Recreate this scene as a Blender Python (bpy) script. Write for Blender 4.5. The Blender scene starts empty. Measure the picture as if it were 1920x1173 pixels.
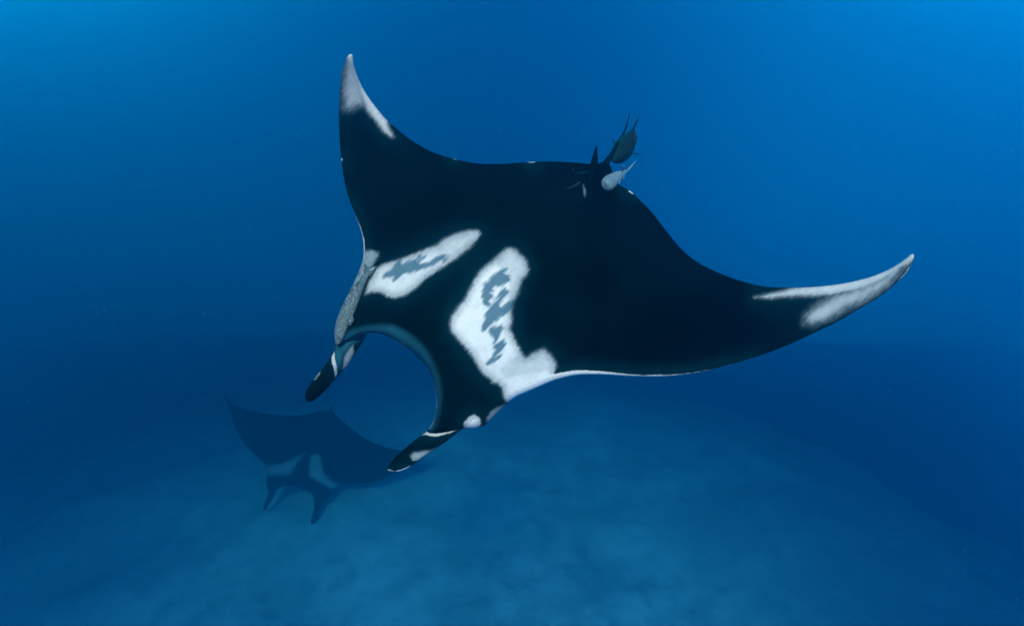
import bpy, bmesh, math, random
import numpy as np
from mathutils import Vector, Matrix
from mathutils.geometry import delaunay_2d_cdt

random.seed(7)
rng = np.random.default_rng(7)
scene = bpy.context.scene
COL = scene.collection

# ------------------------------------------------------------------ camera
CAM_H, PITCH, HFOV = 14.0, math.radians(32), math.radians(90)
FPX = 960.0 / math.tan(HFOV / 2)
cam_data = bpy.data.cameras.new('camera')
cam_data.sensor_fit = 'HORIZONTAL'
cam_data.angle = HFOV
cam_data.clip_start, cam_data.clip_end = 0.05, 500
cam = bpy.data.objects.new('camera', cam_data)
cam.location = (0, 0, CAM_H)
cam.rotation_euler = (math.pi / 2 - PITCH, 0, 0)
COL.objects.link(cam)
scene.camera = cam

# ------------------------------------------------------------------ water light
HAZE_DENSITY, HAZE_FAR = 0.20, 64.0
world = bpy.data.worlds.new('World')
scene.world = world
world.use_nodes = True
wn = world.node_tree
wn.nodes.clear()


class NT:
    """short-hand for building node trees"""
    def __init__(self, tree):
        self.t = tree

    def n(self, kind, **kw):
        nd = self.t.nodes.new(kind)
        for k, v in kw.items():
            setattr(nd, k, v)
        return nd

    def link(self, a, b):
        self.t.links.new(a, b)

    def put(self, sock, v):
        if isinstance(v, bpy.types.NodeSocket):
            self.link(v, sock)
        else:
            sock.default_value = v

    def math(self, op, a, b=0.0, c=0.0, clamp=False):
        nd = self.n('ShaderNodeMath', operation=op, use_clamp=clamp)
        for i, v in enumerate((a, b, c)):
            self.put(nd.inputs[i], v)
        return nd.outputs[0]

    def vmath(self, op, a, b=(0, 0, 0), out=0):
        nd = self.n('ShaderNodeVectorMath', operation=op)
        self.put(nd.inputs[0], a)
        self.put(nd.inputs[1], b)
        return nd.outputs[out]

    def mix(self, f, a, b, blend='MIX'):
        nd = self.n('ShaderNodeMix', data_type='RGBA', blend_type=blend, clamp_factor=True)
        self.put(nd.inputs[0], f)
        self.put(nd.inputs[6], (*a, 1) if isinstance(a, tuple) and len(a) == 3 else a)
        self.put(nd.inputs[7], (*b, 1) if isinstance(b, tuple) and len(b) == 3 else b)
        return nd.outputs[2]

    def rng(self, v, a, b, lo=0.0, hi=1.0, smooth=True):
        nd = self.n('ShaderNodeMapRange', interpolation_type='SMOOTHSTEP' if smooth else 'LINEAR')
        self.put(nd.inputs[0], v)
        for i, x in enumerate((a, b, lo, hi)):
            self.put(nd.inputs[1 + i], x)
        return nd.outputs[0]

    def attr(self, name):
        return self.n('ShaderNodeAttribute', attribute_name=name)

    def noise(self, vec, scale, detail=3.0, rough=0.55, dist=0.0):
        nd = self.n('ShaderNodeTexNoise')
        self.put(nd.inputs['Vector'], vec)
        nd.inputs['Scale'].default_value = scale
        nd.inputs['Detail'].default_value = detail
        nd.inputs['Roughness'].default_value = rough
        nd.inputs['Distortion'].default_value = dist
        return nd.outputs[0]

    def mapping(self, vec, loc=(0, 0, 0), rot=(0, 0, 0), scale=(1, 1, 1)):
        nd = self.n('ShaderNodeMapping')
        self.put(nd.inputs[0], vec)
        nd.inputs[1].default_value = loc
        nd.inputs[2].default_value = rot
        nd.inputs[3].default_value = scale
        return nd.outputs[0]


# open water all round: darkest at level, lighter above, bottom brightened to lift the scatter, with two
# brighter quarters at upper left and at right, and a glow added at lower left
W = NT(wn)
tc = W.n('ShaderNodeTexCoord')
direction = W.vmath('NORMALIZE', tc.outputs['Generated'])
sep = W.n('ShaderNodeSeparateXYZ')
W.link(direction, sep.inputs[0])
ramp = W.n('ShaderNodeValToRGB')
W.link(W.math('MULTIPLY_ADD', sep.outputs[2], 0.5, 0.5), ramp.inputs[0])
stops = [(0.0, (0.0, 0.150, 0.66)), (0.22, (0.0, 0.088, 0.31)), (0.36, (0.0, 0.036, 0.110)),
         (0.50, (0.0, 0.015, 0.060)), (0.62, (0.001, 0.04, 0.13)), (1.0, (0.01, 0.08, 0.24))]
cr = ramp.color_ramp
cr.interpolation = 'B_SPLINE'
cr.elements[0].position, cr.elements[0].color = stops[0][0], (*stops[0][1], 1)
cr.elements[1].position, cr.elements[1].color = stops[-1][0], (*stops[-1][1], 1)
for p, c in stops[1:-1]:
    e = cr.elements.new(p)
    e.color = (*c, 1)


def cam_dir(px, py):
    v = Vector(((px - 960) / FPX, (586.5 - py) / FPX, -1.0))
    return (cam.rotation_euler.to_matrix() @ v).normalized()


col = ramp.outputs[0]
for (px, py, k, c) in ((-420, -420, 24.0, (0.6, 1.8, 2.0)), (2500, 640, 6.0, (1.0, 4.3, 6.3)), (2350, -200, 16.0, (2.0, 0.3, 0.1)),
                      (-500, 850, 4.0, (0.0, 1.35, 1.75))):
    d = cam_dir(px, py)
    dot = W.vmath('DOT_PRODUCT', direction, tuple(d), out=1)
    lobe = W.math('POWER', W.math('MAXIMUM', dot, 0.0), k)
    col = W.mix(lobe, col, W.mix(1.0, col, c, 'ADD'))
bg = W.n('ShaderNodeBackground')
W.link(col, bg.inputs[0])
bg.inputs[1].default_value = 1.55
wo = W.n('ShaderNodeOutputWorld')
W.link(bg.outputs[0], wo.inputs[0])

sun_data = bpy.data.lights.new('sun', 'SUN')
sun_data.energy = 6.2
sun_data.angle = math.radians(8)
sun_data.color = (1.0, 0.73, 0.64)
sun = bpy.data.objects.new('sun', sun_data)
sun_dir = Vector((-0.05, 0.55, -0.85))       # travel direction of the light
sun.rotation_euler = sun_dir.to_track_quat('-Z', 'Y').to_euler()
sun.location = (0, 0, 30)
COL.objects.link(sun)

scene.view_settings.view_transform = 'Standard'
scene.view_settings.look = 'None'
scene.view_settings.exposure = 0
scene.view_settings.gamma = 1
scene.view_settings.use_curve_mapping = False
scene.render.engine = 'CYCLES'
scene.cycles.use_denoising = True
scene.cycles.max_bounces = 4
scene.cycles.volume_bounces = 2
scene.cycles.transparent_max_bounces = 8
scene.cycles.sample_clamp_indirect = 3

CAM_M = cam.rotation_euler.to_matrix()


def P(px, py, d):
    """point at depth d (metres along the view axis) seen at photo pixel px, py"""
    v = Vector(((px - 960) / FPX * d, (586.5 - py) / FPX * d, -d))
    return CAM_M @ v + Vector((0, 0, CAM_H))


def P_np(px, py, d):
    v = np.stack([(px - 960) / FPX * d, (586.5 - py) / FPX * d, -d], 1)
    return v @ np.array(CAM_M).T + np.array([0, 0, CAM_H])


def tag(o, label=None, cat=None, group=None, kind=None):
    for k, v in (('label', label), ('category', cat), ('group', group), ('kind', kind)):
        if v:
            o[k] = v
    return o


def empty(name, loc):
    o = bpy.data.objects.new(name, None)
    o.location = loc
    o.empty_display_size = 0.1
    COL.objects.link(o)
    return o


def link_mesh(name, verts, faces, mat, parent=None, origin=None, smooth=True, attrs=None):
    org = Vector(parent.location) if parent else Vector(origin or (0, 0, 0))
    v = np.asarray(verts, dtype=float) - np.array(org)
    me = bpy.data.meshes.new(name)
    me.from_pydata(v.tolist(), [], [list(map(int, f)) for f in faces])
    for k, a in (attrs or {}).items():
        a = np.asarray(a, dtype=np.float32)
        if a.ndim == 2:
            at = me.attributes.new(k, 'FLOAT_VECTOR', 'POINT')
            at.data.foreach_set('vector', a.ravel())
        else:
            at = me.attributes.new(k, 'FLOAT', 'POINT')
            at.data.foreach_set('value', a)
    bm = bmesh.new()
    bm.from_mesh(me)
    bmesh.ops.recalc_face_normals(bm, faces=bm.faces)
    bm.to_mesh(me)
    bm.free()
    if smooth:
        me.polygons.foreach_set('use_smooth', [True] * len(me.polygons))
    me.materials.append(mat)
    o = bpy.data.objects.new(name, me)
    COL.objects.link(o)
    if parent:
        o.parent = parent
    else:
        o.location = org
    return o


# ------------------------------------------------------------------ haze (the water itself)
def make_material(name):
    m = bpy.data.materials.new(name)
    m.use_nodes = True
    m.node_tree.nodes.clear()
    return m, NT(m.node_tree)


hm, H = make_material('water_haze')
pv = H.n('ShaderNodeVolumePrincipled')
pv.inputs['Color'].default_value = (0.0, 0.16, 0.262, 1)
pv.inputs['Density'].default_value = HAZE_DENSITY
pv.inputs['Absorption Color'].default_value = (0.18, 0.635, 0.82, 1)
pv.inputs['Anisotropy'].default_value = 0.82
mo = H.n('ShaderNodeOutputMaterial')
H.link(pv.outputs[0], mo.inputs['Volume'])
x0, x1, y0, y1, z0, z1 = -75, 75, -4, HAZE_FAR, -34.0, CAM_H + 2.2
hv = [(x, y, z) for x in (x0, x1) for y in (y0, y1) for z in (z0, z1)]
hf = [(0, 1, 3, 2), (4, 6, 7, 5), (0, 4, 5, 1), (2, 3, 7, 6), (0, 2, 6, 4), (1, 5, 7, 3)]
haze = link_mesh('haze', hv, hf, hm, smooth=False)
tag(haze, 'blue sea water haze filling the whole view', kind='stuff')


# ------------------------------------------------------------------ seabed
def ground_hit(px, py, z=0.0):
    d = cam_dir(px, py)
    t = (z - CAM_H) / d.z
    return np.array([d.x * t, d.y * t])


def value_noise(x, y, seed, scale):
    r = np.random.default_rng(seed)
    n = 64
    g = r.random((n, n))
    xs, ys = x / scale + 31.7, y / scale + 17.3
    xi, yi = np.floor(xs).astype(int), np.floor(ys).astype(int)
    fx, fy = xs - xi, ys - yi
    fx, fy = fx * fx * (3 - 2 * fx), fy * fy * (3 - 2 * fy)
    a, b = g[xi % n, yi % n], g[(xi + 1) % n, yi % n]
    c, d = g[xi % n, (yi + 1) % n], g[(xi + 1) % n, (yi + 1) % n]
    return (a * (1 - fx) + b * fx) * (1 - fy) + (c * (1 - fx) + d * fx) * fy - 0.5


def seg_dist(pts, a, b):
    """distance from every point to every segment a-b, minimum over segments"""
    out = np.full(len(pts), 1e9)
    for s in range(0, len(pts), 4000):
        p = pts[s:s + 4000, None, :]
        ab = (b - a)[None]
        t = np.clip(((p - a[None]) * ab).sum(2) / np.maximum((ab ** 2).sum(2), 1e-9), 0, 1)
        dd = p - (a[None] + ab * t[..., None])
        out[s:s + 4000] = np.sqrt((dd ** 2).sum(2)).min(1)
    return out


def inside(pts, poly):
    x, y = pts[:, 0], pts[:, 1]
    r = np.zeros(len(pts), bool)
    n = len(poly)
    for i in range(n):
        xa, ya = poly[i]
        xb, yb = poly[(i + 1) % n]
        if ya == yb:
            continue
        c = ((ya > y) != (yb > y)) & (x < (xb - xa) * (y - ya) / (yb - ya) + xa)
        r ^= c
    return r


def sdf(pts, poly):
    """signed distance, positive inside"""
    poly = np.asarray(poly, float)
    d = seg_dist(pts, poly, np.roll(poly, -1, 0))
    return np.where(inside(pts, poly), d, -d)


def smooth_loop(pts, step, closed=True):
    """centripetal-ish Catmull-Rom through pts, resampled about every step"""
    pts = np.asarray(pts, float)
    n = len(pts)
    out = []
    rngi = range(n) if closed else range(n - 1)
    for i in rngi:
        if closed:
            p0, p1, p2, p3 = pts[(i - 1) % n], pts[i], pts[(i + 1) % n], pts[(i + 2) % n]
        else:
            p0, p1, p2, p3 = pts[max(i - 1, 0)], pts[i], pts[i + 1], pts[min(i + 2, n - 1)]
        L = np.linalg.norm(p2 - p1)
        la, lb = np.linalg.norm(p1 - p0), np.linalg.norm(p3 - p2)
        m1 = (p2 - p0) / max(la + L, 1e-6) * L
        m2 = (p3 - p1) / max(lb + L, 1e-6) * L
        k = max(1, int(round(L / step)))
        for j in range(k):
            t = j / k
            out.append((2 * t**3 - 3 * t**2 + 1) * p1 + (t**3 - 2 * t**2 + t) * m1
                       + (-2 * t**3 + 3 * t**2) * p2 + (t**3 - t**2) * m2)
    if not closed:
        out.append(pts[-1])
    return np.array(out)


plateau = np.array([ground_hit(*p) for p in
                    [(200, 1250), (270, 1060), (330, 930), (420, 835), (560, 760), (700, 720), (860, 700), (1000, 710),
                     (1150, 735), (1300, 800), (1420, 890), (1490, 1000), (1540, 1120), (1580, 1400), (1000, 1900), (300, 1700)]])
plateau = smooth_loop(plateau, 0.6)
GX, GY = 280, 250
gx = np.linspace(-73, 73, GX)
gy = np.linspace(-3.5, HAZE_FAR - 0.8, GY)
XX, YY = np.meshgrid(gx, gy, indexing='ij')
gp = np.stack([XX.ravel(), YY.ravel()], 1)
wob = value_noise(gp[:, 0], gp[:, 1], 3, 3.0) * 2.2 + value_noise(gp[:, 0], gp[:, 1], 4, 1.1) * 0.9
sd = sdf(gp, plateau) + wob
drop = np.clip(-sd - 0.8, 0, None)
gz = -(0.42 + 0.34 * np.clip((gp[:, 0] - 6.0) / 22.0, 0, 1)) * drop ** 2 / (drop + 4.0) + 1.6 - 0.28 * np.clip(gp[:, 1] - 4, 0, 60)
gz += value_noise(gp[:, 0], gp[:, 1], 9, 4.0) * 0.5 + value_noise(gp[:, 0], gp[:, 1], 10, 1.3) * 0.25 \
    + value_noise(gp[:, 0], gp[:, 1], 11, 0.7) * 0.12
gz = np.where(gz < -22, -22 - 9 * (1 - np.exp((np.minimum(gz, -22) + 22) / 9)), gz)
gv = np.stack([gp[:, 0], gp[:, 1], gz], 1)
gf = [(i * GY + j, (i + 1) * GY + j, (i + 1) * GY + j + 1, i * GY + j + 1) for i in range(GX - 1) for j in range(GY - 1)]
sm, S = make_material('sand')
tcn = S.n('ShaderNodeTexCoord').outputs['Object']
n1 = S.noise(tcn, 0.35, 6, 0.6)
n2 = S.noise(tcn, 1.6, 6, 0.62)
vor = S.n('ShaderNodeTexVoronoi')
S.link(tcn, vor.inputs['Vector'])
vor.inputs['Scale'].default_value = 1.1
blot = S.rng(S.math('ADD', n1, S.math('MULTIPLY', n2, 0.8)), 0.72, 1.12)
rub = S.rng(S.math('ADD', vor.outputs['Distance'], S.math('MULTIPLY', n2, 0.9)), 0.52, 0.75)
n3 = S.noise(tcn, 0.16, 4, 0.55)
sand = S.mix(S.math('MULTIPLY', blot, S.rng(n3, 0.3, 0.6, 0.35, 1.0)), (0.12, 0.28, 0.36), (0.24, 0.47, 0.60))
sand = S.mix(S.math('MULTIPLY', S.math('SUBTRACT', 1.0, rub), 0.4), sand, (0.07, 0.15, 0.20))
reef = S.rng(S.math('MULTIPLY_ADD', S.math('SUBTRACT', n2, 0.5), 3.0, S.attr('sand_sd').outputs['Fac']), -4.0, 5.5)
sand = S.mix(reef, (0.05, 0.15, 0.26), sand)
bs = S.n('ShaderNodeBsdfPrincipled')
S.link(sand, bs.inputs['Base Color'])
bs.inputs['Roughness'].default_value = 0.95
bs.inputs['Specular IOR Level'].default_value = 0.1
bp = S.n('ShaderNodeBump')
bp.inputs['Strength'].default_value = 0.35
bp.inputs['Distance'].default_value = 0.25
S.link(n2, bp.inputs['Height'])
S.link(bp.outputs[0], bs.inputs['Normal'])
mo = S.n('ShaderNodeOutputMaterial')
S.link(bs.outputs[0], mo.inputs[0])
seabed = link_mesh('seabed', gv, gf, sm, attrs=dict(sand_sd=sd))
tag(seabed, kind='structure')


# ------------------------------------------------------------------ skins
def skin_material(name, streak=0.85, white=(0.78, 0.81, 0.82), edge=4.0):
    """black skin with pale markings: each marking is a distance field stored on the mesh, broken up here by
    streaks that run with the skin"""
    m, T = make_material(name)
    uv = T.attr('skin_uv').outputs['Vector']            # photo-scale skin coordinates, 1 unit = 100 px
    sdw, lvl = T.attr('white_sd').outputs['Fac'], T.attr('white_level').outputs['Fac']
    soft = T.attr('white_soft').outputs['Fac']
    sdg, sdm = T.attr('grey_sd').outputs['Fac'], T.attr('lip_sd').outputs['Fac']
    line, belly = T.attr('line').outputs['Fac'], T.attr('belly').outputs['Fac']
    su = T.mapping(uv, rot=(0, 0, streak), scale=(1, 1, 1))
    su = T.mapping(su, scale=(3.2, 22.0, 1))
    st = T.math('SUBTRACT', T.noise(su, 1.0, 4, 0.6), 0.5)
    fine = T.math('SUBTRACT', T.noise(uv, 26.0, 3, 0.6), 0.5)
    big = T.math('SUBTRACT', T.noise(uv, 5.0, 4, 0.6), 0.5)
    # distance in px, rougher where the patch is soft
    amp = T.math('MULTIPLY_ADD', soft, 0.9, 2.2)
    d = T.math('MULTIPLY_ADD', st, amp, sdw)
    d = T.math('MULTIPLY_ADD', fine, T.math('MULTIPLY_ADD', soft, 0.28, 1.6), d)
    d = T.math('MULTIPLY_ADD', big, T.math('MULTIPLY', soft, 1.0), d)
    w = T.math('POWER', T.rng(T.math('DIVIDE', d, soft), -1.25, 1.0), 1.9)
    # dark flecks scattered over the pale patches, denser near their borders
    fl = T.noise(T.mapping(T.mapping(uv, rot=(0, 0, streak * 0.3)), scale=(26, 44, 1)), 1.0, 2, 0.5)
    thr = T.rng(sdw, 0.0, 26.0, 0.58, 0.76, smooth=False)
    fleck = T.rng(T.math('SUBTRACT', fl, thr), 0.0, 0.05)
    w = T.math('MULTIPLY', w, T.math('SUBTRACT', 1.0, T.math('MULTIPLY', fleck, 0.55)))
    mott = T.math('MULTIPLY_ADD', big, 0.55, T.math('MULTIPLY_ADD', st, 0.35, T.math('MULTIPLY_ADD', fine, 0.28, 1.0)))
    inner = T.rng(sdw, 0.0, 20.0, 0.52, 1.0)
    wl = T.math('MULTIPLY', T.math('MULTIPLY', lvl, mott), T.math('MAXIMUM', inner, line))
    wc = T.mix(T.math('MULTIPLY', wl, T.math('MULTIPLY_ADD', w, 0.55, 0.45), clamp=True), (0.0, 0.075, 0.125), tuple(white))
    # slate areas inside the pale patches, jagged along the streaks
    st2 = T.math('SUBTRACT', T.noise(T.mapping(T.mapping(uv, rot=(0, 0, streak)), scale=(2.2, 15.0, 1)), 1.0, 3, 0.6), 0.5)
    dg = T.math('MULTIPLY_ADD', st2, 17.0, T.math('MULTIPLY_ADD', fine, 3.0, T.math('ADD', sdg, 1.6)))
    g = T.rng(dg, -4.0, 3.4)
    wc = T.mix(T.math('MULTIPLY', g, 0.93), wc, T.mix(T.math('ADD', big, 0.5), (0.038, 0.115, 0.175), (0.075, 0.18, 0.25)))
    # black skin with a faint grey fringe next to pale areas
    halo = T.rng(sdw, -42.0, 0.0)
    halo = T.math('MULTIPLY', T.math('POWER', halo, 2.0), T.math('MULTIPLY', lvl, 0.85))
    broad = T.rng(T.noise(uv, 0.55, 3, 0.5), 0.35, 0.7)
    black = T.mix(broad, (0.0001, 0.0004, 0.0012), (0.0003, 0.0035, 0.0060))
    black = T.mix(T.math('MULTIPLY', halo, T.math('ADD', big, 0.7)), black, (0.001, 0.018, 0.026))
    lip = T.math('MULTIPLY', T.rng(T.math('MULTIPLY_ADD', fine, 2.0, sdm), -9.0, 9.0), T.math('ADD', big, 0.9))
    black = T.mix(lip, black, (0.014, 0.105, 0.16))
    tiny = T.rng(T.noise(uv, 62.0, 1, 0.5), 0.795, 0.82)
    black = T.mix(T.math('MULTIPLY', tiny, 0.7), black, (0.20, 0.26, 0.28))
    c = T.mix(w, black, wc)
    c = T.mix(belly, c, T.mix(T.rng(big, -0.1, 0.25), (0.50, 0.64, 0.68), (0.22, 0.31, 0.36)))
    b = T.n('ShaderNodeBsdfPrincipled')
    T.link(c, b.inputs['Base Color'])
    b.inputs['Roughness'].default_value = 0.7
    b.inputs['Specular IOR Level'].default_value = 0.0
    bump = T.n('ShaderNodeBump')
    bump.inputs['Strength'].default_value = 0.35
    bump.inputs['Distance'].default_value = 0.004
    T.link(T.math('ADD', T.math('MULTIPLY', st, 0.7), fine), bump.inputs['Height'])
    T.link(bump.outputs[0], b.inputs['Normal'])
    o = T.n('ShaderNodeOutputMaterial')
    T.link(b.outputs[0], o.inputs[0])
    return m


def px_list(org, sc, pts):
    return [(org[0] + x / sc, org[1] + y / sc) for x, y in pts]


def tps(ctrl):
    """smooth surface through scattered (px, py, value)"""
    c = np.asarray(ctrl, float)
    xy, v = c[:, :2] / 1000.0, c[:, 2]

    def U(r2):
        return np.where(r2 > 1e-12, r2 * np.log(np.maximum(r2, 1e-12)), 0)
    K = U(((xy[:, None] - xy[None]) ** 2).sum(2)) + np.eye(len(xy)) * 2e-3
    A = np.zeros((len(xy) + 3, len(xy) + 3))
    A[:len(xy), :len(xy)] = K
    A[:len(xy), len(xy):] = np.c_[np.ones(len(xy)), xy]
    A[len(xy):, :len(xy)] = np.c_[np.ones(len(xy)), xy].T
    sol = np.linalg.solve(A, np.r_[v, 0, 0, 0])

    def f(p):
        q = np.asarray(p, float) / 1000.0
        r2 = ((q[:, None] - xy[None]) ** 2).sum(2)
        return U(r2) @ sol[:len(xy)] + np.c_[np.ones(len(q)), q] @ sol[len(xy):]
    return f


def triangulate(outline, step, dense=None, dense_step=2.5, rings=(1.3, 3.2, 6.5)):
    """outline loop + inner points -> 2-D triangles"""
    a, b = outline, np.roll(outline, -1, 0)
    nrm = np.roll(outline, -1, 0) - np.roll(outline, 1, 0)
    nrm = np.stack([-nrm[:, 1], nrm[:, 0]], 1) / np.maximum(np.linalg.norm(nrm, axis=1)[:, None], 1e-9)
    area = 0.5 * (a[:, 0] * b[:, 1] - b[:, 0] * a[:, 1]).sum()
    if area < 0:
        nrm = -nrm
    cand = []
    for i, r in enumerate(rings):
        q = outline[i % 2::1 + (i > 1)] + nrm[i % 2::1 + (i > 1)] * r
        d = seg_dist(q, a, b)
        cand.append(q[(d > r * 0.93) & inside(q, outline)])
    lo, hi = outline.min(0), outline.max(0)

    def hexgrid(s, lo, hi):
        rows = []
        y, k = lo[1], 0
        while y < hi[1]:
            x = np.arange(lo[0] + (k % 2) * s / 2, hi[0], s)
            rows.append(np.stack([x, np.full(len(x), y)], 1))
            y += s * 0.866
            k += 1
        return np.concatenate(rows)
    g = hexgrid(step, lo, hi)
    g = g[inside(g, outline)]
    if len(g):
        g = g[seg_dist(g, a, b) > rings[-1] + step * 0.55]
    if dense is not None:
        for poly, grow in dense:
            poly = np.asarray(poly, float)
            s = sdf(g, poly)
            g = g[s < -grow - step * 0.5]
        got = []
        for poly, grow in dense:
            poly = np.asarray(poly, float)
            h = hexgrid(dense_step, poly.min(0) - grow, poly.max(0) + grow)
            h = h[inside(h, outline)]
            h = h[seg_dist(h, a, b) > rings[-1] + dense_step * 0.4]
            h = h[sdf(h, poly) > -grow]
            for q2, g2 in got:
                h = h[sdf(h, q2) < -g2 - dense_step * 0.5]
            got.append((poly, grow))
            cand.append(h)
    cand.append(g)
    inner = np.concatenate([c for c in cand if len(c)])
    n = len(outline)
    allp = [Vector(p) for p in outline] + [Vector(p) for p in inner]
    vs, _, fs, *_ = delaunay_2d_cdt(allp, [], [list(range(n))], 1, 1e-4, False)
    vs = np.array([tuple(v) for v in vs])
    f = np.array([tuple(f) for f in fs])
    f = f[inside(vs[f].mean(1), outline)]
    return vs, [tuple(t) for t in f.tolist()]


def band(pts, line):
    """signed field of a stroke of varying half width: line = [(x, y, r), ...]"""
    best = np.full(len(pts), -1e9)
    for (xa, ya, ra), (xb, yb, rb) in zip(line[:-1], line[1:]):
        a, ab = np.array([xa, ya]), np.array([xb - xa, yb - ya])
        t = np.clip(((pts - a) @ ab) / (ab @ ab), 0, 1)
        d = np.linalg.norm(pts - (a + t[:, None] * ab), axis=1)
        best = np.maximum(best, ra + (rb - ra) * t - d)
    return best


def slab(name, outline, step, depth, thick, mat, parent=None, whites=(), greys=(), lips=(), lines=(), dense=None,
         dense_step=2.5, rings=(1.3, 3.2, 6.5), origin=None, uv_scale=1.0):
    """a closed body whose rim runs along the outline: mid surface at depth(p), upper and lower skin thick(p, e) off it"""
    vs, fs = triangulate(outline, step, dense, dense_step, rings)
    e = seg_dist(vs, outline, np.roll(outline, -1, 0))
    rim = e < 0.05
    d = depth(vs)
    th = thick(vs, e)
    th[rim] = 0
    n = len(vs)
    # lower skin: own vertices except on the rim
    idx = np.full(n, -1)
    low = np.where(~rim)[0]
    idx[low] = n + np.arange(len(low))
    idx[rim] = np.where(rim)[0]
    k = 1 + th / d * 0      # displaced along the line of sight so that the outline stays the rim
    top = P_np(vs[:, 0], vs[:, 1], d - th * k)
    bot = P_np(vs[low, 0], vs[low, 1], d[low] + th[low] * 0.9)
    verts = np.concatenate([top, bot])
    faces = list(fs) + [(idx[c], idx[b], idx[a]) for a, b, c in fs]
    U = uv_scale
    sdw = np.full(n, -400.0)
    lvl_n, lvl_d, soft_n = np.zeros(n), np.full(n, 1e-9), np.zeros(n)
    for poly, level, soft in whites:
        s = sdf(vs, poly) * U
        sdw = np.maximum(sdw, s)
        wgt = np.exp(np.clip(s, -60, 6) / 3.0)
        lvl_n += wgt * level
        soft_n += wgt * soft
        lvl_d += wgt
    isline = np.zeros(n)
    for ln, level, soft in lines:
        s = band(vs, ln) * U
        wgt = np.exp(np.clip(s, -60, 6) / 3.0) * 3
        sdw = np.maximum(sdw, s)
        lvl_n += wgt * level
        soft_n += wgt * soft
        lvl_d += wgt
        isline = np.maximum(isline, np.clip(s / 2 + 1, 0, 1))
    far = lvl_d < 1e-7
    lvl = np.where(far, 0.5, lvl_n / lvl_d)
    soft = np.where(far, 3.0, soft_n / lvl_d)
    sg = np.full(n, -400.0)
    for poly in greys:
        sg = np.maximum(sg, sdf(vs, poly) * U)
    sl = np.full(n, -400.0)
    for poly in lips:
        sl = np.maximum(sl, sdf(vs, poly) * U)
    uvv = np.c_[vs * U / 100.0, np.zeros(n)]

    def dup(a):
        return np.concatenate([a, a[low]])
    bel = np.concatenate([np.zeros(n), np.ones(len(low))])
    return link_mesh(name, verts, faces, mat, parent, origin,
                     attrs=dict(skin_uv=dup(uvv), white_sd=dup(sdw), white_level=dup(lvl), white_soft=dup(soft),
                                grey_sd=dup(sg), lip_sd=dup(sl), line=dup(isline), belly=bel))


# ------------------------------------------------------------------ the near manta
z2, z4 = ((600, 80), 4.51), ((1340, 440), 4.19)
outline_pts = [
    (654.5, 102.8), (660.5, 102.6), (662.5, 113.3), (664.3, 124.3), (668.7, 138.8), (676.5, 157.6), (685.4, 174.2),
    (697.6, 192), (710.9, 208.6), (724.2, 224.1), (741.9, 239.6), (761.9, 256.3), (781.8, 269.6), (804, 281.8),
    (830.6, 292.4), (859.4, 299.8), (897, 306.8), (929.4, 307.5), (962.2, 306), (990.6, 304.2), (1021.3, 302.7),
    (1060.6, 303.8), (1098, 306.5), (1118, 309), (1136, 309), (1143.8, 317), (1146, 330), (1152, 340), (1162, 347),
    (1178.8, 356.3), (1191.9, 367.2), (1205, 380.3), (1220.3, 395.6), (1240, 420.8), (1255, 440), (1272, 461),
    (1290, 478), (1312, 494), (1340, 508), (1363.9, 517.6), (1387.7, 525.9), (1418.8, 534.3), (1447.4, 538.3),
    (1483.2, 539), (1519, 537.9), (1554.8, 535), (1590.6, 529.5), (1626.4, 520.7), (1650.3, 512.3), (1669.4, 503.2),
    (1686, 493), (1700.4, 482.5), (1708.7, 475.8), (1712.8, 476.2), (1713.5, 484.2), (1708.7, 496), (1699.2, 511.6),
    (1683.7, 527.1), (1667, 542.6), (1647.9, 556.9), (1624, 571.3), (1597.8, 586.8), (1569, 603.5), (1542.9, 616.1),
    (1511.8, 630.9), (1483.2, 644), (1447.4, 658.4), (1411.6, 670.3), (1375.8, 681), (1340, 690.6), (1304.8, 698.4),
    (1270.4, 703), (1240.6, 705.3), (1206.2, 705.3), (1171.9, 704.2), (1137.5, 702.3), (1103, 701.9), (1080.2, 703),
    (1057.3, 707.6), (1034.4, 714.5), (1018.3, 721.3), (1000, 729.4), (986.7, 734.9), (972, 741.4), (962, 747.2),
    (951.5, 755.5), (938.7, 768.2), (925, 781.9), (911.5, 794.6), (902.9, 798.9), (891, 802.3), (879, 803.2),
    (868, 803), (850, 807), (830, 811), (812, 812), (800.6, 808.5), (805, 802), (811, 793), (816, 777), (818.3, 759.7),
    (817.7, 744.3), (815.5, 729), (810.6, 708.5), (801.7, 690.7), (786.2, 671.9), (770.7, 658.6), (753, 647.5),
    (737.4, 636.4), (721.9, 628.7), (706.4, 624.7), (686.5, 625.4), (671, 629.8), (655.5, 637.6), (642, 645.3),
    (634, 651), (631, 646), (632, 625), (637, 602), (645, 580), (652, 560), (658, 542), (666, 523.6), (675, 502), (681.3, 480),
    (681.8, 462), (680.4, 448), (675.5, 428), (666, 403.2), (658.9, 384.8), (652.7, 368.4), (647.6, 348), (643.5, 325.5),
    (640.2, 300.9), (637.5, 275), (636.2, 245), (635.5, 213), (636.6, 179.8), (639.5, 151), (643.2, 128.8), (649.2, 111)]
outline = smooth_loop(outline_pts, 3.2)

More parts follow.
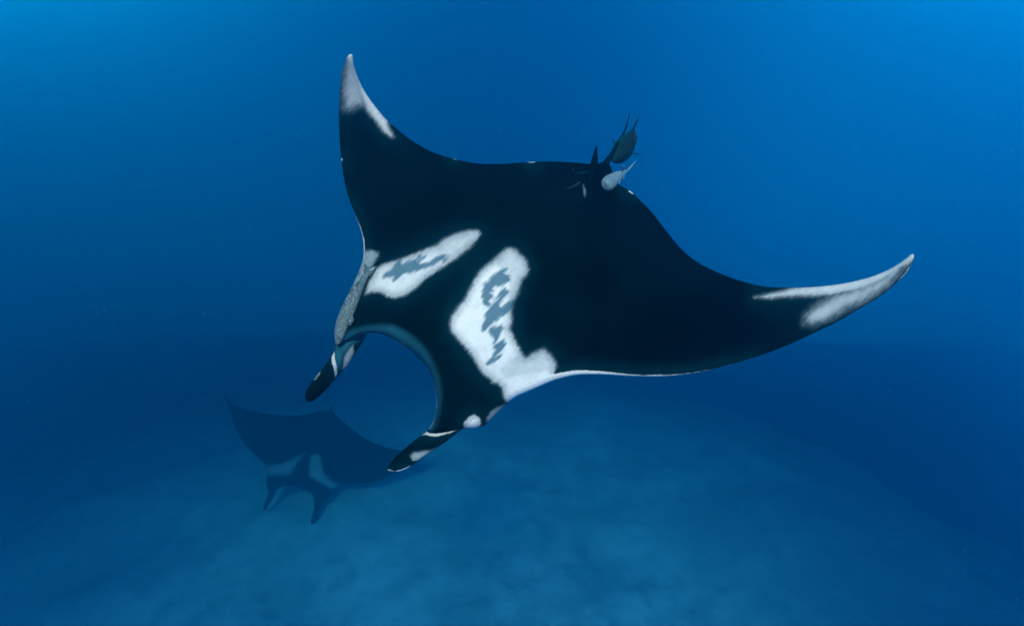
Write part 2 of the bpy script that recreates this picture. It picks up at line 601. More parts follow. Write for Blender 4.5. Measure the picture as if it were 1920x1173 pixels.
depth_ctrl = [(745, 640, 2.42), (840, 800, 2.34), (645, 645, 2.50), (800, 590, 2.46), (930, 500, 2.66), (1040, 400, 2.88),
              (1125, 320, 3.08), (1250, 560, 2.72), (1712, 480, 2.36), (1560, 570, 2.50), (1420, 600, 2.62), (720, 350, 2.92),
              (655, 105, 2.72), (670, 200, 2.88), (1200, 380, 3.02), (900, 307, 3.02), (1150, 700, 2.52), (1350, 690, 2.56),
              (665, 400, 2.78), (960, 745, 2.40), (1350, 515, 2.84), (800, 285, 3.0), (675, 500, 2.64)]
depth_main = tps(depth_ctrl)
AX0, AX1 = np.array([760.0, 700.0]), np.array([1135.0, 315.0])


def thick_main(p, e):
    ab = AX1 - AX0
    L = np.linalg.norm(ab)
    t = np.clip(((p - AX0) @ ab) / L ** 2, -0.15, 1.0)
    dist = np.linalg.norm(p - (AX0 + np.clip(t, 0, 1)[:, None] * ab), axis=1)
    bodyT = 0.145 * np.exp(-(dist / 150.0) ** 2) * (1 - 0.65 * np.clip(t, 0, 1) ** 1.5)
    wing = 0.012 + 0.03 * np.exp(-(dist / 330.0) ** 2)
    r = np.clip(e / 13.0, 0, 1)
    prof = np.sqrt(np.clip(1 - (1 - r) ** 2, 0, 1))
    rb = np.clip(e / 85.0, 0, 1)
    broad = np.sqrt(np.clip(1 - (1 - rb) ** 2, 0, 1))
    return wing * prof + bodyT * broad


za = ((660, 410), 6.9)
zb = ((820, 440), 7.333)
zc = ((820, 590), 6.9)
zd = ((700, 700), 5.864)
ze = ((620, 560), 4.513)
patchA = px_list(*za, [(150, 990), (200, 850), (260, 720), (310, 640), (400, 580), (520, 545), (620, 515), (720, 485), (850, 430),
                       (960, 380), (1100, 330), (1180, 265), (1280, 210), (1400, 165), (1530, 140), (1640, 150), (1680, 190),
                       (1620, 280), (1520, 380), (1400, 480), (1280, 570), (1150, 650), (1000, 750), (880, 850), (800, 930),
                       (680, 1000), (560, 1035), (450, 1005), (380, 970), (250, 950), (180, 975)])
patchB = [(683, 473), (693, 467), (704, 470), (713, 474), (705, 489), (698, 500), (690, 520), (676, 545), (655, 565),
          (640, 560), (664, 515)]
patchC = [(959, 463.2), (970, 468.6), (981, 479.5), (989, 491.8), (992.5, 505.5), (989, 516.4), (979.5, 524.5), (976.8, 535.5),
          (974, 546.4), (966, 558.6), (961.8, 571), (959, 584.5), (961, 597), (960.6, 604.5), (957, 616), (963.5, 629),
          (970.7, 645), (978, 659.6), (986.7, 668), (998, 661), (1009.9, 655), (1021.4, 652.3), (1033, 662.5), (1041.7, 674),
          (1044, 685.7), (1039.6, 698.7), (1045, 725), (1000, 750), (958, 765), (947.5, 750.9), (942.5, 739.3), (939.6, 727.7),
          (933, 719), (921.4, 717.5), (918.5, 710.3), (907, 703), (898, 691.4), (891, 678.4), (885, 668.3), (875, 655),
          (863.5, 643.6), (851.9, 629), (844.6, 619), (843, 607.4), (846, 592), (855.5, 579), (865, 566.8), (874.5, 553),
          (881.4, 539.5), (888, 526), (896.4, 511), (907, 500), (919.5, 490.5), (931.8, 479.5), (942.7, 470), (951, 464)]
patchA2 = [(820, 458), (846, 441), (868, 433), (897.7, 431.7), (903, 437.5), (894.8, 450.6), (880.3, 465), (850, 487), (825, 490), (812, 474)]
patchC2 = [(951, 464), (959, 463.2), (970, 468.6), (981, 479.5), (989, 491.8), (992.5, 505.5), (989, 516.4), (979.5, 524.5),
           (974, 546.4), (963, 568), (952, 560), (950, 520), (930, 500), (925, 486), (942, 471)]
patchC3 = [(978, 660), (986.7, 668), (998, 661), (1009.9, 655), (1021.4, 652.3), (1033, 662.5), (1041.7, 674), (1044, 685.7), (1036, 694),
           (1015, 700), (975, 706), (945, 712), (935, 690), (955, 672)]
patchD = px_list(*zd, [(988, 590), (995, 530), (1050, 468), (1120, 450), (1175, 490), (1190, 545), (1160, 610), (1060, 640)])
patchE = px_list(*zd, [(1238, 575), (1240, 480), (1290, 410), (1400, 350), (1470, 322), (1560, 330), (1400, 560), (1300, 640)])
tipF = px_list(*z2, [(200, 60), (300, 60), (330, 200), (400, 360), (490, 510), (575, 655), (595, 730), (628, 800), (600, 808), (530, 755),
                     (460, 665), (400, 590), (345, 510), (310, 430), (270, 300), (235, 200)])
tipF2 = px_list(*z2, [(245, 60), (310, 200), (368, 400), (398, 530), (300, 565), (235, 575), (196, 580), (184, 420), (186, 300),
                      (196, 235), (222, 150)])
tipG = px_list(*z4, [(310, 492), (400, 468), (530, 436), (600, 412), (900, 370), (1200, 300), (1400, 220), (1560, 100), (1620, 160),
                     (1570, 200), (1500, 255), (1400, 330), (1250, 405), (1100, 455), (900, 482), (700, 488), (550, 492), (420, 505)])
tipG2 = px_list(*z4, [(1530, 215), (1440, 320), (1380, 400), (1290, 465), (1190, 525), (1080, 575), (960, 640), (860, 690), (770, 715),
                      (700, 700), (705, 630), (770, 560), (860, 505), (960, 452), (1150, 395), (1300, 335), (1430, 250)])
greyA = px_list(*za, [(625, 530), (560, 610), (500, 672), (430, 705), (400, 770), (450, 745), (500, 748), (550, 740), (530, 795), (590, 765),
                      (650, 712), (740, 698), (850, 655), (940, 625), (1050, 582), (1120, 545), (1160, 520), (1180, 545), (1230, 465),
                      (1160, 470), (1080, 510), (1000, 570), (930, 592), (860, 585), (890, 540), (935, 490), (880, 485), (840, 540),
                      (740, 560), (650, 595), (635, 575)])
greyC1 = px_list(*zb, [(965, 462), (900, 490), (820, 525), (740, 590), (710, 640), (655, 685), (630, 760), (618, 850), (640, 930), (690, 985),
                       (725, 960), (700, 910), (765, 855), (760, 830), (720, 800), (775, 770), (750, 740), (800, 700), (880, 690), (930, 655),
                       (1005, 622), (965, 565), (995, 570), (920, 540), (905, 520)])
greyC2 = px_list(*zb, [(940, 740), (965, 800), (900, 870), (860, 930), (838, 990), (880, 1000), (940, 960), (1015, 915), (950, 1020),
                       (880, 1095), (815, 1165)]) + px_list(*zc, [(740, 70), (660, 140), (615, 195), (575, 205), (605, 100), (635, 0)]) + \
    px_list(*zb, [(690, 1060), (750, 980), (820, 900), (860, 830), (895, 770)])
greyC3 = px_list(*zc, [(825, 128), (760, 150), (690, 190), (675, 240), (730, 272), (752, 320), (735, 375), (770, 330), (805, 250), (840, 165)])
greyC4 = px_list(*zc, [(862, 325), (800, 360), (750, 380), (725, 420), (772, 440), (740, 515), (800, 492), (840, 440), (865, 380)])
greyC5 = px_list(*zb, [(1060, 905), (990, 960), (915, 1040), (880, 1100), (900, 1115), (960, 1060), (1030, 990)])
greyL1 = px_list(*zc, [(640, 628), (720, 575), (805, 520), (812, 530), (730, 590), (660, 640)])
greyR = [(672, 512), (676, 515), (684, 548), (680, 555), (676, 553), (680, 530)]
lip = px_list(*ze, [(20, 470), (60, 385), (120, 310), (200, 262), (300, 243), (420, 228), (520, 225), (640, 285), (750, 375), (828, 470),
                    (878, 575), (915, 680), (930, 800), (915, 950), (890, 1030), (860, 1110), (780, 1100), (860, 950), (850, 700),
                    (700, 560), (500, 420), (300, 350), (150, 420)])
edge_left = [(1000, 727, 3.0), (1034, 709, 7.0), (1057, 703, 6.4), (1080, 699, 5.6), (1103, 698.5, 4.8), (1137, 700, 3.8), (1172, 703, 2.5),
             (1206, 705, 2.1), (1270, 703, 1.6), (1305, 698.4, 1.2), (1340, 690.6, 0.3), (1376, 681, -0.3), (1412, 670, -1.5)]
edge_right = [(657, 380, -0.6), (666, 403.2, 0.8), (675.5, 428, 1.8), (680.4, 448, 2.4), (681.6, 462, 2.8), (680, 482, 3.0)]
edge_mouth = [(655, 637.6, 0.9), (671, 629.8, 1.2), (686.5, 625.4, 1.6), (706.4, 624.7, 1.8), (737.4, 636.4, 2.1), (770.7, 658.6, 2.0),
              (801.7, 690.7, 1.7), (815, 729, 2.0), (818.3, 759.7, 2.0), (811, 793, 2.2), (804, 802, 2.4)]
bits = [([(848, 297.5, 0.6), (856, 299, 0.5)], 0.9, 0.8), ([(991, 304.5, 0.9), (1004, 303.2, 0.9)], 1.0, 0.8),
        ([(1178, 357.2, 0.8), (1187, 363, 1.1)], 1.1, 0.8), ([(640, 301, 1.3), (641, 297, 1.0)], 1.0, 0.8),
        ([(1417, 534, 0.8), (1420, 534.6, 0.6)], 0.9, 0.8), ([(1548, 614, 0.9), (1550, 613, 0.7)], 0.9, 0.8),
        ([(1683.7, 526, 0.5), (1693, 517, 1.6), (1699.2, 511.0, 1.3), (1705, 501, 0.6)], 1.1, 0.9),
        ([(1050, 355.5, -1.2), (1068, 352, 0.2), (1080, 346.5, 0.7), (1088, 341, 0.0)], 0.10, 2.0),
        ([(1094, 347, 1.6), (1096, 358, 3.2), (1096.5, 368, 1.4)], 0.15, 3.2),
        ([(1076, 325, 0.0), (1092, 324, 0.8), (1100, 321, 0.2)], 0.02, 3.0)]

skin = skin_material('manta_skin')
manta = empty('manta_ray', P(930, 500, 2.66))
tag(manta, 'huge black manta ray with white shoulder patches and wing tips, gliding head down at centre', 'manta ray')
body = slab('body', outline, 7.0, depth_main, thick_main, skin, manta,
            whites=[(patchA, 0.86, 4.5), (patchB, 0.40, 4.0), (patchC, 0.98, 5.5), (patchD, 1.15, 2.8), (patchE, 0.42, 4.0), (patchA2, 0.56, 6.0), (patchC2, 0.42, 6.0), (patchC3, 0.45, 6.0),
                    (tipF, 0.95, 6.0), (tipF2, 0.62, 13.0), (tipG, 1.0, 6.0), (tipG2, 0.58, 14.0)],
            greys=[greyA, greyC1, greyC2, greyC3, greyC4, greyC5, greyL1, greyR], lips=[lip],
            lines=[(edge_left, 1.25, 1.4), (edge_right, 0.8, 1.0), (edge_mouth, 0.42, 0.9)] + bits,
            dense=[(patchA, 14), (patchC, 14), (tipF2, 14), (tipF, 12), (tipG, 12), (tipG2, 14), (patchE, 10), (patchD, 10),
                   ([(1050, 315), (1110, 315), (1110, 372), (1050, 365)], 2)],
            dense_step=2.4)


def thick_fin(T, E=16.0):
    def f(p, e):
        r = np.clip(e / E, 0, 1)
        return T * np.sqrt(np.clip(1 - (1 - r) ** 2, 0, 1))
    return f


# right cephalic fin (at the left of the picture): twisted lobe showing its inner face near the root
zf = ((560, 580), 5.865)
finR = smooth_loop([(634, 640), (628, 648), (625.6, 657.6), (618, 673), (606, 689), (594, 702.8), (584, 716.4), (576, 730),
                    (572.3, 742), (573.8, 750.5), (579.6, 753), (589, 749.7), (601, 740.3), (613, 728.3), (623, 716.4),
                    (631.6, 706.2), (641.8, 696), (652, 685.7), (660.6, 672), (669, 656.7), (679.4, 641.4), (687, 627),
                    (690, 616), (670, 618), (650, 628)], 2.2)
finR_band = px_list(*zf, [(392, 452), (362, 520), (365, 590), (385, 650), (400, 762), (425, 705), (420, 620), (400, 540)])
finR_patch = px_list(*zf, [(600, 385), (525, 470), (497, 540), (485, 610), (470, 700), (530, 650), (590, 560), (612, 470)])
finR_nick = px_list(*zf, [(250, 655), (205, 705), (165, 775), (185, 785), (230, 715)])
finR_inner = px_list(*zf, [(400, 400), (400, 560), (430, 700), (460, 640), (495, 500), (600, 380), (740, 330), (760, 240), (560, 260), (430, 330)])
finR_depth = tps([(640, 640, 2.50), (688, 625, 2.56), (625, 700, 2.42), (575, 745, 2.30), (655, 680, 2.50), (606, 690, 2.38)])
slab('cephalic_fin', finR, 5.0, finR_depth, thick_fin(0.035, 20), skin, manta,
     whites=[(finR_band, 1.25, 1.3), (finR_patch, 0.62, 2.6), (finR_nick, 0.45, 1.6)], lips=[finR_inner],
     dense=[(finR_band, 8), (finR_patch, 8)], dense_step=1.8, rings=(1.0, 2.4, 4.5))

finL = smooth_loop([(803, 803), (800.6, 808), (787, 817.7), (773.3, 827.9), (758, 841.5), (744.3, 853.5), (734, 865.4), (726.6, 877.0),
                    (725.8, 880.8), (730.7, 882.5), (741, 883.8), (751, 882.5), (763, 877.4), (773.3, 870.5), (788.7, 860.3),
                    (802.3, 850), (817.7, 839.8), (833, 829.6), (846.7, 819.4), (858.6, 809.5), (868, 802), (862, 794),
                    (840, 790), (815, 794)], 2.2)
finL_band = px_list(*zd, [(505, 690), (580, 620), (690, 628), (750, 612), (860, 600), (980, 580), (930, 622), (860, 645), (800, 668),
                          (700, 690), (620, 686), (560, 672)])
finL_patch = px_list(*zd, [(402, 905), (440, 862), (540, 850), (620, 838), (700, 812), (640, 880), (510, 955), (430, 958)])
finL_depth = tps([(850, 800, 2.36), (803, 808, 2.36), (790, 840, 2.30), (728, 880, 2.20), (820, 835, 2.32)])
slab('cephalic_fin', finL, 5.0, finL_depth, thick_fin(0.03, 18), skin, manta,
     whites=[(finL_band, 1.3, 1.5), (finL_patch, 0.5, 3.5)],
     lines=[([(726, 880, 0.9), (741, 883.5, 0.8), (752, 881.5, 1.6), (763, 876.5, 1.3), (773, 870.5, 0.2)], 1.1, 0.8)],
     dense=[(finL_band, 8), (finL_patch, 8)], dense_step=1.8, rings=(1.0, 2.4, 4.5))

# plain dark skin for tail, dorsal fin and eyes
def plain_material(name, a, b, scale=20.0, rough=0.6, spec=0.0, bump=0.3, dist=0.003, vec=(1, 1, 1)):
    m, T = make_material(name)
    oc = T.mapping(T.n('ShaderNodeTexCoord').outputs['Object'], scale=vec)
    n = T.noise(oc, scale, 5, 0.6)
    c = T.mix(T.rng(n, 0.35, 0.65), a, b)
    bs = T.n('ShaderNodeBsdfPrincipled')
    T.link(c, bs.inputs['Base Color'])
    bs.inputs['Roughness'].default_value = rough
    bs.inputs['Specular IOR Level'].default_value = spec
    bu = T.n('ShaderNodeBump')
    bu.inputs['Strength'].default_value = bump
    bu.inputs['Distance'].default_value = dist
    T.link(n, bu.inputs['Height'])
    T.link(bu.outputs[0], bs.inputs['Normal'])
    o = T.n('ShaderNodeOutputMaterial')
    T.link(bs.outputs[0], o.inputs[0])
    return m


dark_skin = plain_material('dark_skin', (0.0002, 0.004, 0.008), (0.001, 0.010, 0.016))


def tube(name, path, mat, parent, seg=10, flat=1.0, origin=None):
    """path = [(px, py, depth, radius_px)]"""
    pts = [P(a, b, c) for a, b, c, r in path]
    verts, faces = [], []
    for i, p in enumerate(pts):
        t = (pts[min(i + 1, len(pts) - 1)] - pts[max(i - 1, 0)]).normalized()
        side = t.cross(CAM_M @ Vector((0, 0, 1))).normalized()
        up = side.cross(t).normalized()
        r = path[i][3] / FPX * path[i][2]
        for k in range(seg):
            a = 2 * math.pi * k / seg
            verts.append(tuple(p + side * math.cos(a) * r + up * math.sin(a) * r * flat))
    for i in range(len(pts) - 1):
        for k in range(seg):
            k2 = (k + 1) % seg
            faces.append((i * seg + k, i * seg + k2, (i + 1) * seg + k2, (i + 1) * seg + k))
    faces.append(tuple(range(seg)))
    faces.append(tuple(range((len(pts) - 1) * seg, len(pts) * seg)))
    return link_mesh(name, verts, faces, mat, parent, origin)


tail_pts = smooth_loop([(1128, 322), (1135.5, 308), (1144, 294), (1152.5, 280.4), (1161, 265), (1169.6, 249.7), (1175.5, 234.3),
                        (1179, 220.7), (1180.3, 214)], 4, closed=False)
tl = len(tail_pts)
tube('tail', [(p[0], p[1], 3.08 + 1.1 * i / tl, 9.0 * math.exp(-i / tl * 8) + 3.7 * (1 - i / tl) + 0.7) for i, p in enumerate(tail_pts)],
     dark_skin, manta)

# dorsal fin: an upright blade at the root of the tail, leaning over it
dorsal = smooth_loop([(1118.6, 272.5), (1120.5, 290), (1121.5, 305), (1124, 318), (1120, 334), (1108, 345), (1100, 352), (1098, 340),
                      (1103, 320), (1109, 300), (1114, 284)], 2.0)
slab('dorsal_fin', dorsal, 5.0, tps([(1118, 272, 3.0), (1122, 318, 3.0), (1100, 350, 2.92), (1106, 305, 3.0), (1112, 335, 2.94)]),
     thick_fin(0.028, 11), skin, manta, rings=(1.0, 2.4))
# the swollen root of the tail and a pelvic fin beside it
pelvic = smooth_loop([(1124, 306), (1136, 305), (1145, 312), (1148, 326), (1147, 342), (1138, 352), (1124, 350), (1116, 335), (1117, 318)], 2.2)
slab('pelvic_fin', pelvic, 5.0, tps([(1124, 306, 3.06), (1148, 326, 3.06), (1124, 350, 2.97), (1147, 342, 3.0)]),
     thick_fin(0.03, 14), skin, manta, rings=(1.0, 2.4))


def ball(name, px, py, d, r_px, mat, parent, squash=0.8):
    bm = bmesh.new()
    bmesh.ops.create_icosphere(bm, subdivisions=3, radius=1)
    c = P(px, py, d)
    r = r_px / FPX * d
    fwd = CAM_M @ Vector((0, 0, 1))
    vs = []
    for v in bm.verts:
        w = Vector(v.co) * r
        w -= fwd * (w.dot(fwd)) * (1 - squash)
        vs.append(tuple(c + w))
    fs = [[l.index for l in f.verts] for f in bm.faces]
    bm.free()
    return link_mesh(name, vs, fs, mat, parent)


eye_mat = plain_material('eye_skin', (0.003, 0.003, 0.004), (0.006, 0.007, 0.009), rough=0.25, spec=0.4)
ball('eye', 906.0, 792, 2.335, 6.0, eye_mat, manta)

# ------------------------------------------------------------------ the far manta
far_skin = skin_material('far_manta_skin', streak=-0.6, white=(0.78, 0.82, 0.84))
zg = ((380, 700), 3.665)
far_out = smooth_loop(px_list(*zg, [
    (135, 118), (165, 165), (215, 210), (300, 244), (400, 268), (500, 282), (620, 287), (720, 276), (800, 258), (850, 252), (880, 244),
    (905, 268), (935, 302), (1000, 358), (1100, 436), (1200, 486), (1300, 515), (1400, 528), (1490, 520), (1560, 505), (1530, 570),
    (1450, 625), (1370, 660), (1290, 695), (1200, 735), (1100, 752), (1020, 763), (950, 764), (905, 790), (885, 815), (876, 840),
    (860, 868), (845, 882), (822, 880), (790, 870), (765, 850), (742, 820), (700, 800), (650, 778), (590, 768), (540, 780), (505, 800),
    (480, 815), (455, 798), (440, 765), (436, 730), (440, 706), (446, 680), (440, 650), (436, 625), (400, 596), (350, 550),
    (300, 500), (250, 425), (215, 350), (190, 260), (160, 190)]), 2.0)
far_depth = tps([(a_, b_, c_ * 1.1) for a_, b_, c_ in (
    (418, 733, 17.0), (805, 840, 15.6), (620, 768, 17.2), (500, 890, 15.0), (600, 930, 14.8), (560, 830, 16.0), (500, 800, 16.4),
    (680, 870, 15.6))])


def far_thick(p, e):
    r = np.clip(e / 5.0, 0, 1)
    rb = np.clip(e / 32.0, 0, 1)
    d = np.abs((p - np.array([560, 900.0])) @ np.array([0.94, 0.34]))
    return 0.08 * np.sqrt(1 - (1 - r) ** 2) + 0.36 * np.exp(-(d / 55.0) ** 2) * np.sqrt(1 - (1 - rb) ** 2)


far = empty('manta_ray', P(570, 830, 17.4))
tag(far, 'distant dark manta ray fading into blue haze below, near the sand', 'manta ray')
pl_left = px_list(*zg, [(700, 535), (660, 560), (600, 590), (540, 612), (470, 625), (420, 630), (420, 705), (520, 700), (600, 694),
                        (640, 640), (685, 575)])
pl_right = px_list(*zg, [(735, 560), (800, 545), (822, 600), (838, 680), (880, 728), (960, 770), (900, 800), (870, 790), (790, 745), (722, 705),
                         (728, 640)])
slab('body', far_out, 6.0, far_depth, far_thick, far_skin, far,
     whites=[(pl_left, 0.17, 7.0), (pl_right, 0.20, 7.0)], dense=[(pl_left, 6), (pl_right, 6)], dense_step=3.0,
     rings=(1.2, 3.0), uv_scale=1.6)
for pts, dep in (([(450, 790), (490, 800), (500, 820), (480, 860), (455, 900), (430, 935), (416, 930), (418, 905), (430, 870), (450, 830)],
                  (16.5, 16.0)),
                 ([(755, 830), (800, 860), (832, 870), (820, 900), (805, 950), (785, 995), (762, 1030), (745, 1028), (745, 1000), (756, 960),
                   (765, 910), (762, 870)], (16.3, 15.7))):
    q = px_list(*zg, pts)
    ys = [b for a, b in q]
    cx = sum(a for a, b in q) / len(q)
    dfn = tps([(cx - 15, min(ys), dep[0]), (cx + 15, min(ys), dep[0]), (cx, max(ys), dep[1]), (cx + 5, sum(ys) / len(ys), sum(dep) / 2)])
    slab('cephalic_fin', smooth_loop(q, 1.6), 4.0, dfn, thick_fin(0.09, 5), far_skin, far, rings=(1.0,), uv_scale=1.6)
fp = smooth_loop([(618, 772), (620, 768), (623, 763), (626, 758), (629, 752)], 3, closed=False)
tube('tail', [(p[0], p[1], 18.9 + 1.2 * i / len(fp), 1.9 * (1 - i / len(fp)) + 0.35) for i, p in enumerate(fp)], dark_skin, far, seg=7)


# ------------------------------------------------------------------ small fish
def fish_material(name, back, flank, belly, spec=0.25, rough=0.45, scale=60, contrast=(0.40, 0.62), fleck=0.55):
    m, T = make_material(name)
    v = T.attr('fish_v').outputs['Fac']                  # -1 belly .. 1 back
    uv = T.attr('fish_uv').outputs['Vector']
    n = T.noise(T.mapping(uv, scale=(3, 1, 1)), scale * 0.12, 5, 0.65)
    fine = T.noise(uv, scale, 3, 0.6)
    a = T.mix(T.rng(v, -0.9, -0.1), belly, flank)
    a = T.mix(T.rng(T.math('MULTIPLY_ADD', n, 0.6, v), 0.2, 0.9), a, back)
    a = T.mix(T.math('MULTIPLY', T.rng(fine, contrast[0], contrast[1]), fleck), a, T.mix(0.6, a, (0.9, 0.95, 1.0)))
    bs = T.n('ShaderNodeBsdfPrincipled')
    T.link(a, bs.inputs['Base Color'])
    bs.inputs['Roughness'].default_value = rough
    bs.inputs['Specular IOR Level'].default_value = spec
    bu = T.n('ShaderNodeBump')
    bu.inputs['Strength'].default_value = 0.6
    bu.inputs['Distance'].default_value = 0.003
    T.link(T.math('ADD', fine, n), bu.inputs['Height'])
    T.link(bu.outputs[0], bs.inputs['Normal'])
    o = T.n('ShaderNodeOutputMaterial')
    T.link(bs.outputs[0], o.inputs[0])
    return m


def loft(name, spine, widths, heights, side, up, mat, parent, seg=20):
    """fish body: spine points, half widths along side, half heights along up"""
    verts, faces, vv, uvv = [], [], [], []
    n = len(spine)
    for i in range(n):
        for k in range(seg):
            a = 2 * math.pi * k / seg
            ca, sa = math.cos(a), math.sin(a)
            verts.append(tuple(spine[i] + side * ca * widths[i] + up * sa * heights[i]))
            vv.append(sa)
            uvv.append((i / n * 1.6, sa * 0.5, ca * 0.5))
    for i in range(n - 1):
        for k in range(seg):
            k2 = (k + 1) % seg
            faces.append((i * seg + k, i * seg + k2, (i + 1) * seg + k2, (i + 1) * seg + k))
    faces.append(tuple(range(seg)))
    faces.append(tuple(range((n - 1) * seg, n * seg)))
    return link_mesh(name, verts, faces, mat, parent, attrs=dict(fish_v=np.array(vv), fish_uv=np.array(uvv)))


def blade(name, pts, thick, mat, parent, v=0.0):
    """thin fin: 3-D outline fan given real thickness"""
    pts = [Vector(p) for p in pts]
    c = sum(pts, Vector()) / len(pts)
    nrm = Vector((0, 0, 0))
    for i in range(len(pts)):
        nrm += (pts[i] - c).cross(pts[(i + 1) % len(pts)] - c)
    nrm.normalize()
    n = len(pts)
    verts = [tuple(p + nrm * thick * 0.15) for p in pts] + [tuple(p - nrm * thick * 0.15) for p in pts] + \
            [tuple(c + nrm * thick * 0.5), tuple(c - nrm * thick * 0.5)]
    faces = []
    for i in range(n):
        j = (i + 1) % n
        faces += [(i, j, 2 * n), (n + j, n + i, 2 * n + 1), (i, n + i, n + j, j)]
    uvv = [((Vector(q) - c).x * 4, (Vector(q) - c).y * 4, (Vector(q) - c).z * 4) for q in verts]
    return link_mesh(name, verts, faces, mat, parent, attrs=dict(fish_v=np.full(len(verts), v), fish_uv=np.array(uvv)))


def make_fish(name, label, cat, nose, tail, w_px, h_ratio, roll, mat, profile, tail_px, fins):
    """nose, tail = (px, py, depth); w_px apparent half width at the widest; tail_px: two fork tips (px, py, depth)"""
    a, b = P(*nose), P(*tail)
    root = empty(name, (a + b) / 2)
    tag(root, label, cat)
    t = (b - a).normalized()
    toward = (CAM_M @ Vector((0, 0, 1)))
    side = t.cross(toward).normalized()
    nrm = side.cross(t).normalized()
    up = (nrm * math.cos(roll) + side * math.sin(roll)).normalized()
    sd_ = up.cross(t).normalized()
    L = (b - a).length
    dm = (nose[2] + tail[2]) / 2
    R = w_px / FPX * dm
    ks = [0, .02, .06, .12, .2, .3, .42, .55, .68, .8, .9, 1.0]
    sp, ww, hh = [], [], []
    for k in ks:
        sp.append(a + (b - a) * k + side * profile[1] * R * math.sin(math.pi * k))
        f = np.interp(k, [0, .02, .06, .12, .2, .3, .42, .55, .68, .8, .9, 1.0], profile[0])
        ww.append(R * f)
        hh.append(R * f * h_ratio)
    loft('body', sp, ww, hh, sd_, up, mat, root)
    root2 = b
    for q in tail_px:
        p = P(*q)
        m_ = (root2 + p) / 2
        perp = (p - root2).cross(toward).normalized() * R * 0.13
        blade('tail_fin', [root2 - t * L * 0.02 + perp, m_ + perp * 0.9, p, m_ - perp * 0.5, root2 - t * L * 0.02 - perp], R * 0.10, mat, root, 0.6)
    for nm, pts in fins:
        blade(nm, [P(*q) for q in pts], R * 0.12, mat, root, 0.4)
    return root, sd_, up, R, sp


def zt(x, y, d):
    return (1040 + x / 5.865, 190 + y / 5.865, d)


prof_jack = ([.10, .30, .52, .74, .92, 1.0, .98, .84, .62, .38, .19, .11], 0.12)
jack_dark = fish_material('jack_dark', (0.0, 0.012, 0.018), (0.0, 0.045, 0.056), (0.003, 0.09, 0.10), fleck=0.06, spec=0.05, rough=0.6, contrast=(0.5, 0.75))
r, s_, u_, R, sp = make_fish(
    'fish', 'dark teal jack fish with a forked tail, swimming behind the manta tail', 'fish',
    zt(668, 660, 3.55), zt(872, 285, 3.85), 17.5, 1.15, 0.7, jack_dark, prof_jack,
    [zt(945, 132, 3.95), zt(905, 225, 3.9)],
    [('pectoral_fin', [zt(815, 560, 3.62), zt(850, 562, 3.6), zt(900, 575, 3.55), zt(965, 590, 3.5), zt(890, 582, 3.55), zt(830, 575, 3.62)]),
     ('pectoral_fin', [zt(712, 500, 3.66), zt(680, 470, 3.66), zt(645, 425, 3.66), zt(628, 395, 3.66), zt(640, 450, 3.66), zt(690, 510, 3.66)]),
     ('dorsal_fin', [zt(880, 320, 3.72), zt(905, 400, 3.66), zt(897, 460, 3.62), zt(870, 520, 3.6), zt(865, 430, 3.62)])])
for sgn in (1,):
    ball('eye', 1040 + 708 / 5.865, 190 + 610 / 5.865, 3.52, 1.3, eye_mat, r)

jack_pale = fish_material('jack_pale', (0.07, 0.17, 0.23), (0.13, 0.27, 0.35), (0.28, 0.42, 0.50), spec=0.3, rough=0.4, scale=22, contrast=(0.48, 0.66))
prof_pale = ([.42, .70, .88, .98, 1.0, .95, .86, .74, .58, .42, .26, .16], -0.10)
r, s_, u_, R, sp = make_fish(
    'fish', 'pale silvery jack fish, head against the manta at the root of its tail', 'fish',
    zt(553, 935, 2.90), zt(800, 762, 3.05), 14.0, 0.8, 0.2, jack_pale, prof_pale,
    [zt(905, 640, 3.12), zt(812, 745, 3.06)],
    [('dorsal_fin', [zt(732, 775, 2.97), zt(752, 772, 2.97), zt(769, 708, 2.9), zt(756, 704, 2.9)]),
     ('anal_fin', [zt(765, 800, 3.0), zt(768, 815, 3.0), zt(757, 872, 3.0), zt(752, 870, 3.0)]),
     ('pectoral_fin', [zt(700, 880, 2.88), zt(722, 868, 2.86), zt(712, 905, 2.86), zt(698, 915, 2.87)])])
ball('eye', 1040 + 560 / 5.865, 190 + 925 / 5.865, 2.855, 1.2, eye_mat, r)

# ------------------------------------------------------------------ remora lying along the side of the manta's head
rem_mat = fish_material('remora_skin', (0.05, 0.10, 0.12), (0.08, 0.14, 0.165), (0.12, 0.19, 0.22), spec=0.25, rough=0.5, scale=22, contrast=(0.54, 0.68), fleck=0.8)
rem = empty('remora', P(652, 575, 2.52))
tag(rem, 'mottled grey remora lying along the side of the big manta\'s head', 'remora')
rl = smooth_loop([(631.7, 646), (634.5, 636), (637.5, 622), (642, 607), (648.5, 592), (655.5, 575), (662, 560), (669.5, 545), (677, 531),
                  (685, 517), (691, 507)], 3.0, closed=False)
rk = np.linspace(0, 1, len(rl))
rw = np.interp(rk, [0, .03, .08, .18, .32, .45, .56, .66, .76, .86, 1.0], [1.5, 5.0, 8.0, 11.0, 13.2, 13.6, 12.6, 11.2, 9.0, 6.5, 5.0])
spine, rww = [], []
for (x, y), w_ in zip(rl, rw):
    dd = float(depth_main(np.array([[max(x, 655), y]]))[0]) - 0.075
    spine.append(P(x, y, dd))
    rww.append(w_ / FPX * dd)
tdir = (spine[-1] - spine[0]).normalized()
tow = CAM_M @ Vector((0, 0, 1))
sdv = tdir.cross(tow).normalized()
upv = sdv.cross(tdir).normalized()
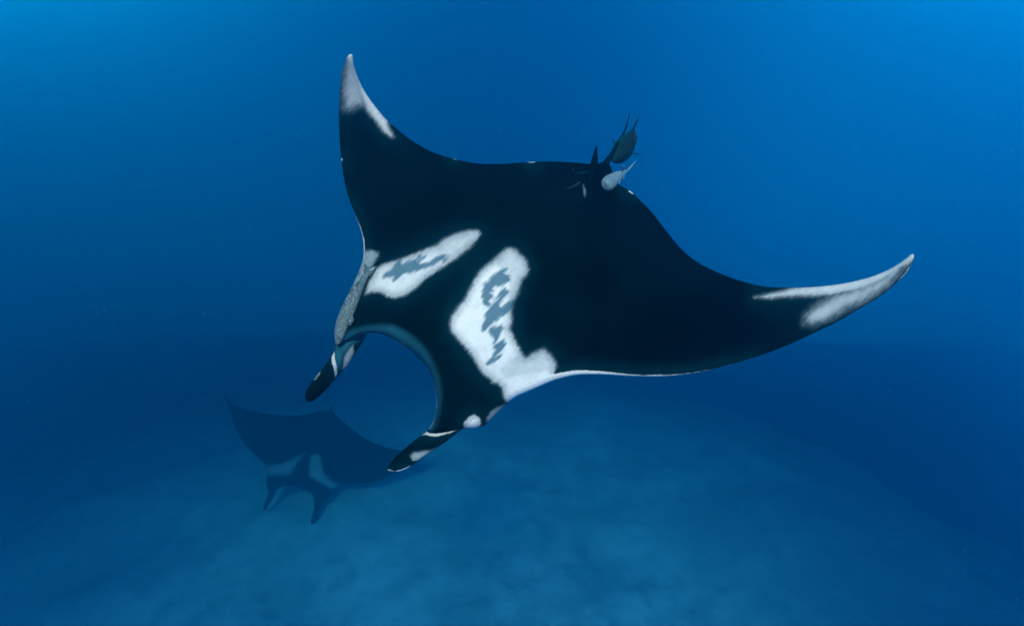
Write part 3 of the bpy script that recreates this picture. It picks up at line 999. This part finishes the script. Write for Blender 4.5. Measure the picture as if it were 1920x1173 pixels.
loft('body', spine, rww, [w_ * 0.55 for w_ in rww], sdv, upv, rem_mat, rem, seg=24)


def prem(x, y, off=-0.075):
    return P(x, y, float(depth_main(np.array([[max(x, 665), y]]))[0]) + off)


blade('tail_fin', [prem(684, 516), prem(681, 505), prem(683.5, 493.5), prem(690, 500), prem(698, 500.5), prem(707, 498), prem(701, 508), prem(694, 518)],
      0.012, rem_mat, rem, 0.3)
blade('pectoral_fin', [prem(652, 596, -0.115), prem(661, 590, -0.11), prem(664, 600, -0.105), prem(657, 611, -0.105), prem(650, 606, -0.11)],
      0.008, rem_mat, rem, 0.2)
blade('dorsal_fin', [prem(674, 526, -0.09), prem(667, 531, -0.09), prem(658, 539, -0.085), prem(653, 549, -0.08), prem(660, 549, -0.09), prem(668, 538, -0.095)],
      0.008, rem_mat, rem, 0.8)
ball('eye', 634.5, 633, 2.395, 1.6, eye_mat, rem)

# ------------------------------------------------------------------ marine snow
bmv, bmf = [], []
tet = [(1, 1, 1), (1, -1, -1), (-1, 1, -1), (-1, -1, 1), (0, 0, 1.6), (0, 1.5, 0)]
for i in range(260):
    px, py = random.uniform(-100, 2020), random.uniform(-60, 1240)
    d = random.uniform(1.0, 6.0) if i % 3 else random.uniform(0.9, 2.3)
    r = random.choice((0.35, 0.45, 0.6, 0.8)) / FPX * d * random.uniform(0.7, 1.3)
    c = P(px, py, d)
    o = len(bmv)
    for (a, b, cc) in ((1, 0, 0), (-1, 0, 0), (0, 1, 0), (0, -1, 0), (0, 0, 1), (0, 0, -1)):
        j = random.uniform(0.6, 1.3)
        bmv.append((c.x + a * r * j, c.y + b * r * j, c.z + cc * r * j))
    for f in ((0, 2, 4), (2, 1, 4), (1, 3, 4), (3, 0, 4), (2, 0, 5), (1, 2, 5), (3, 1, 5), (0, 3, 5)):
        bmf.append(tuple(o + k for k in f))
snow_mat = plain_material('snow', (0.12, 0.26, 0.31), (0.24, 0.42, 0.48), scale=3.0)
snow = link_mesh('marine_snow', bmv, bmf, snow_mat, smooth=False)
tag(snow, 'tiny pale specks drifting in the water', kind='stuff')
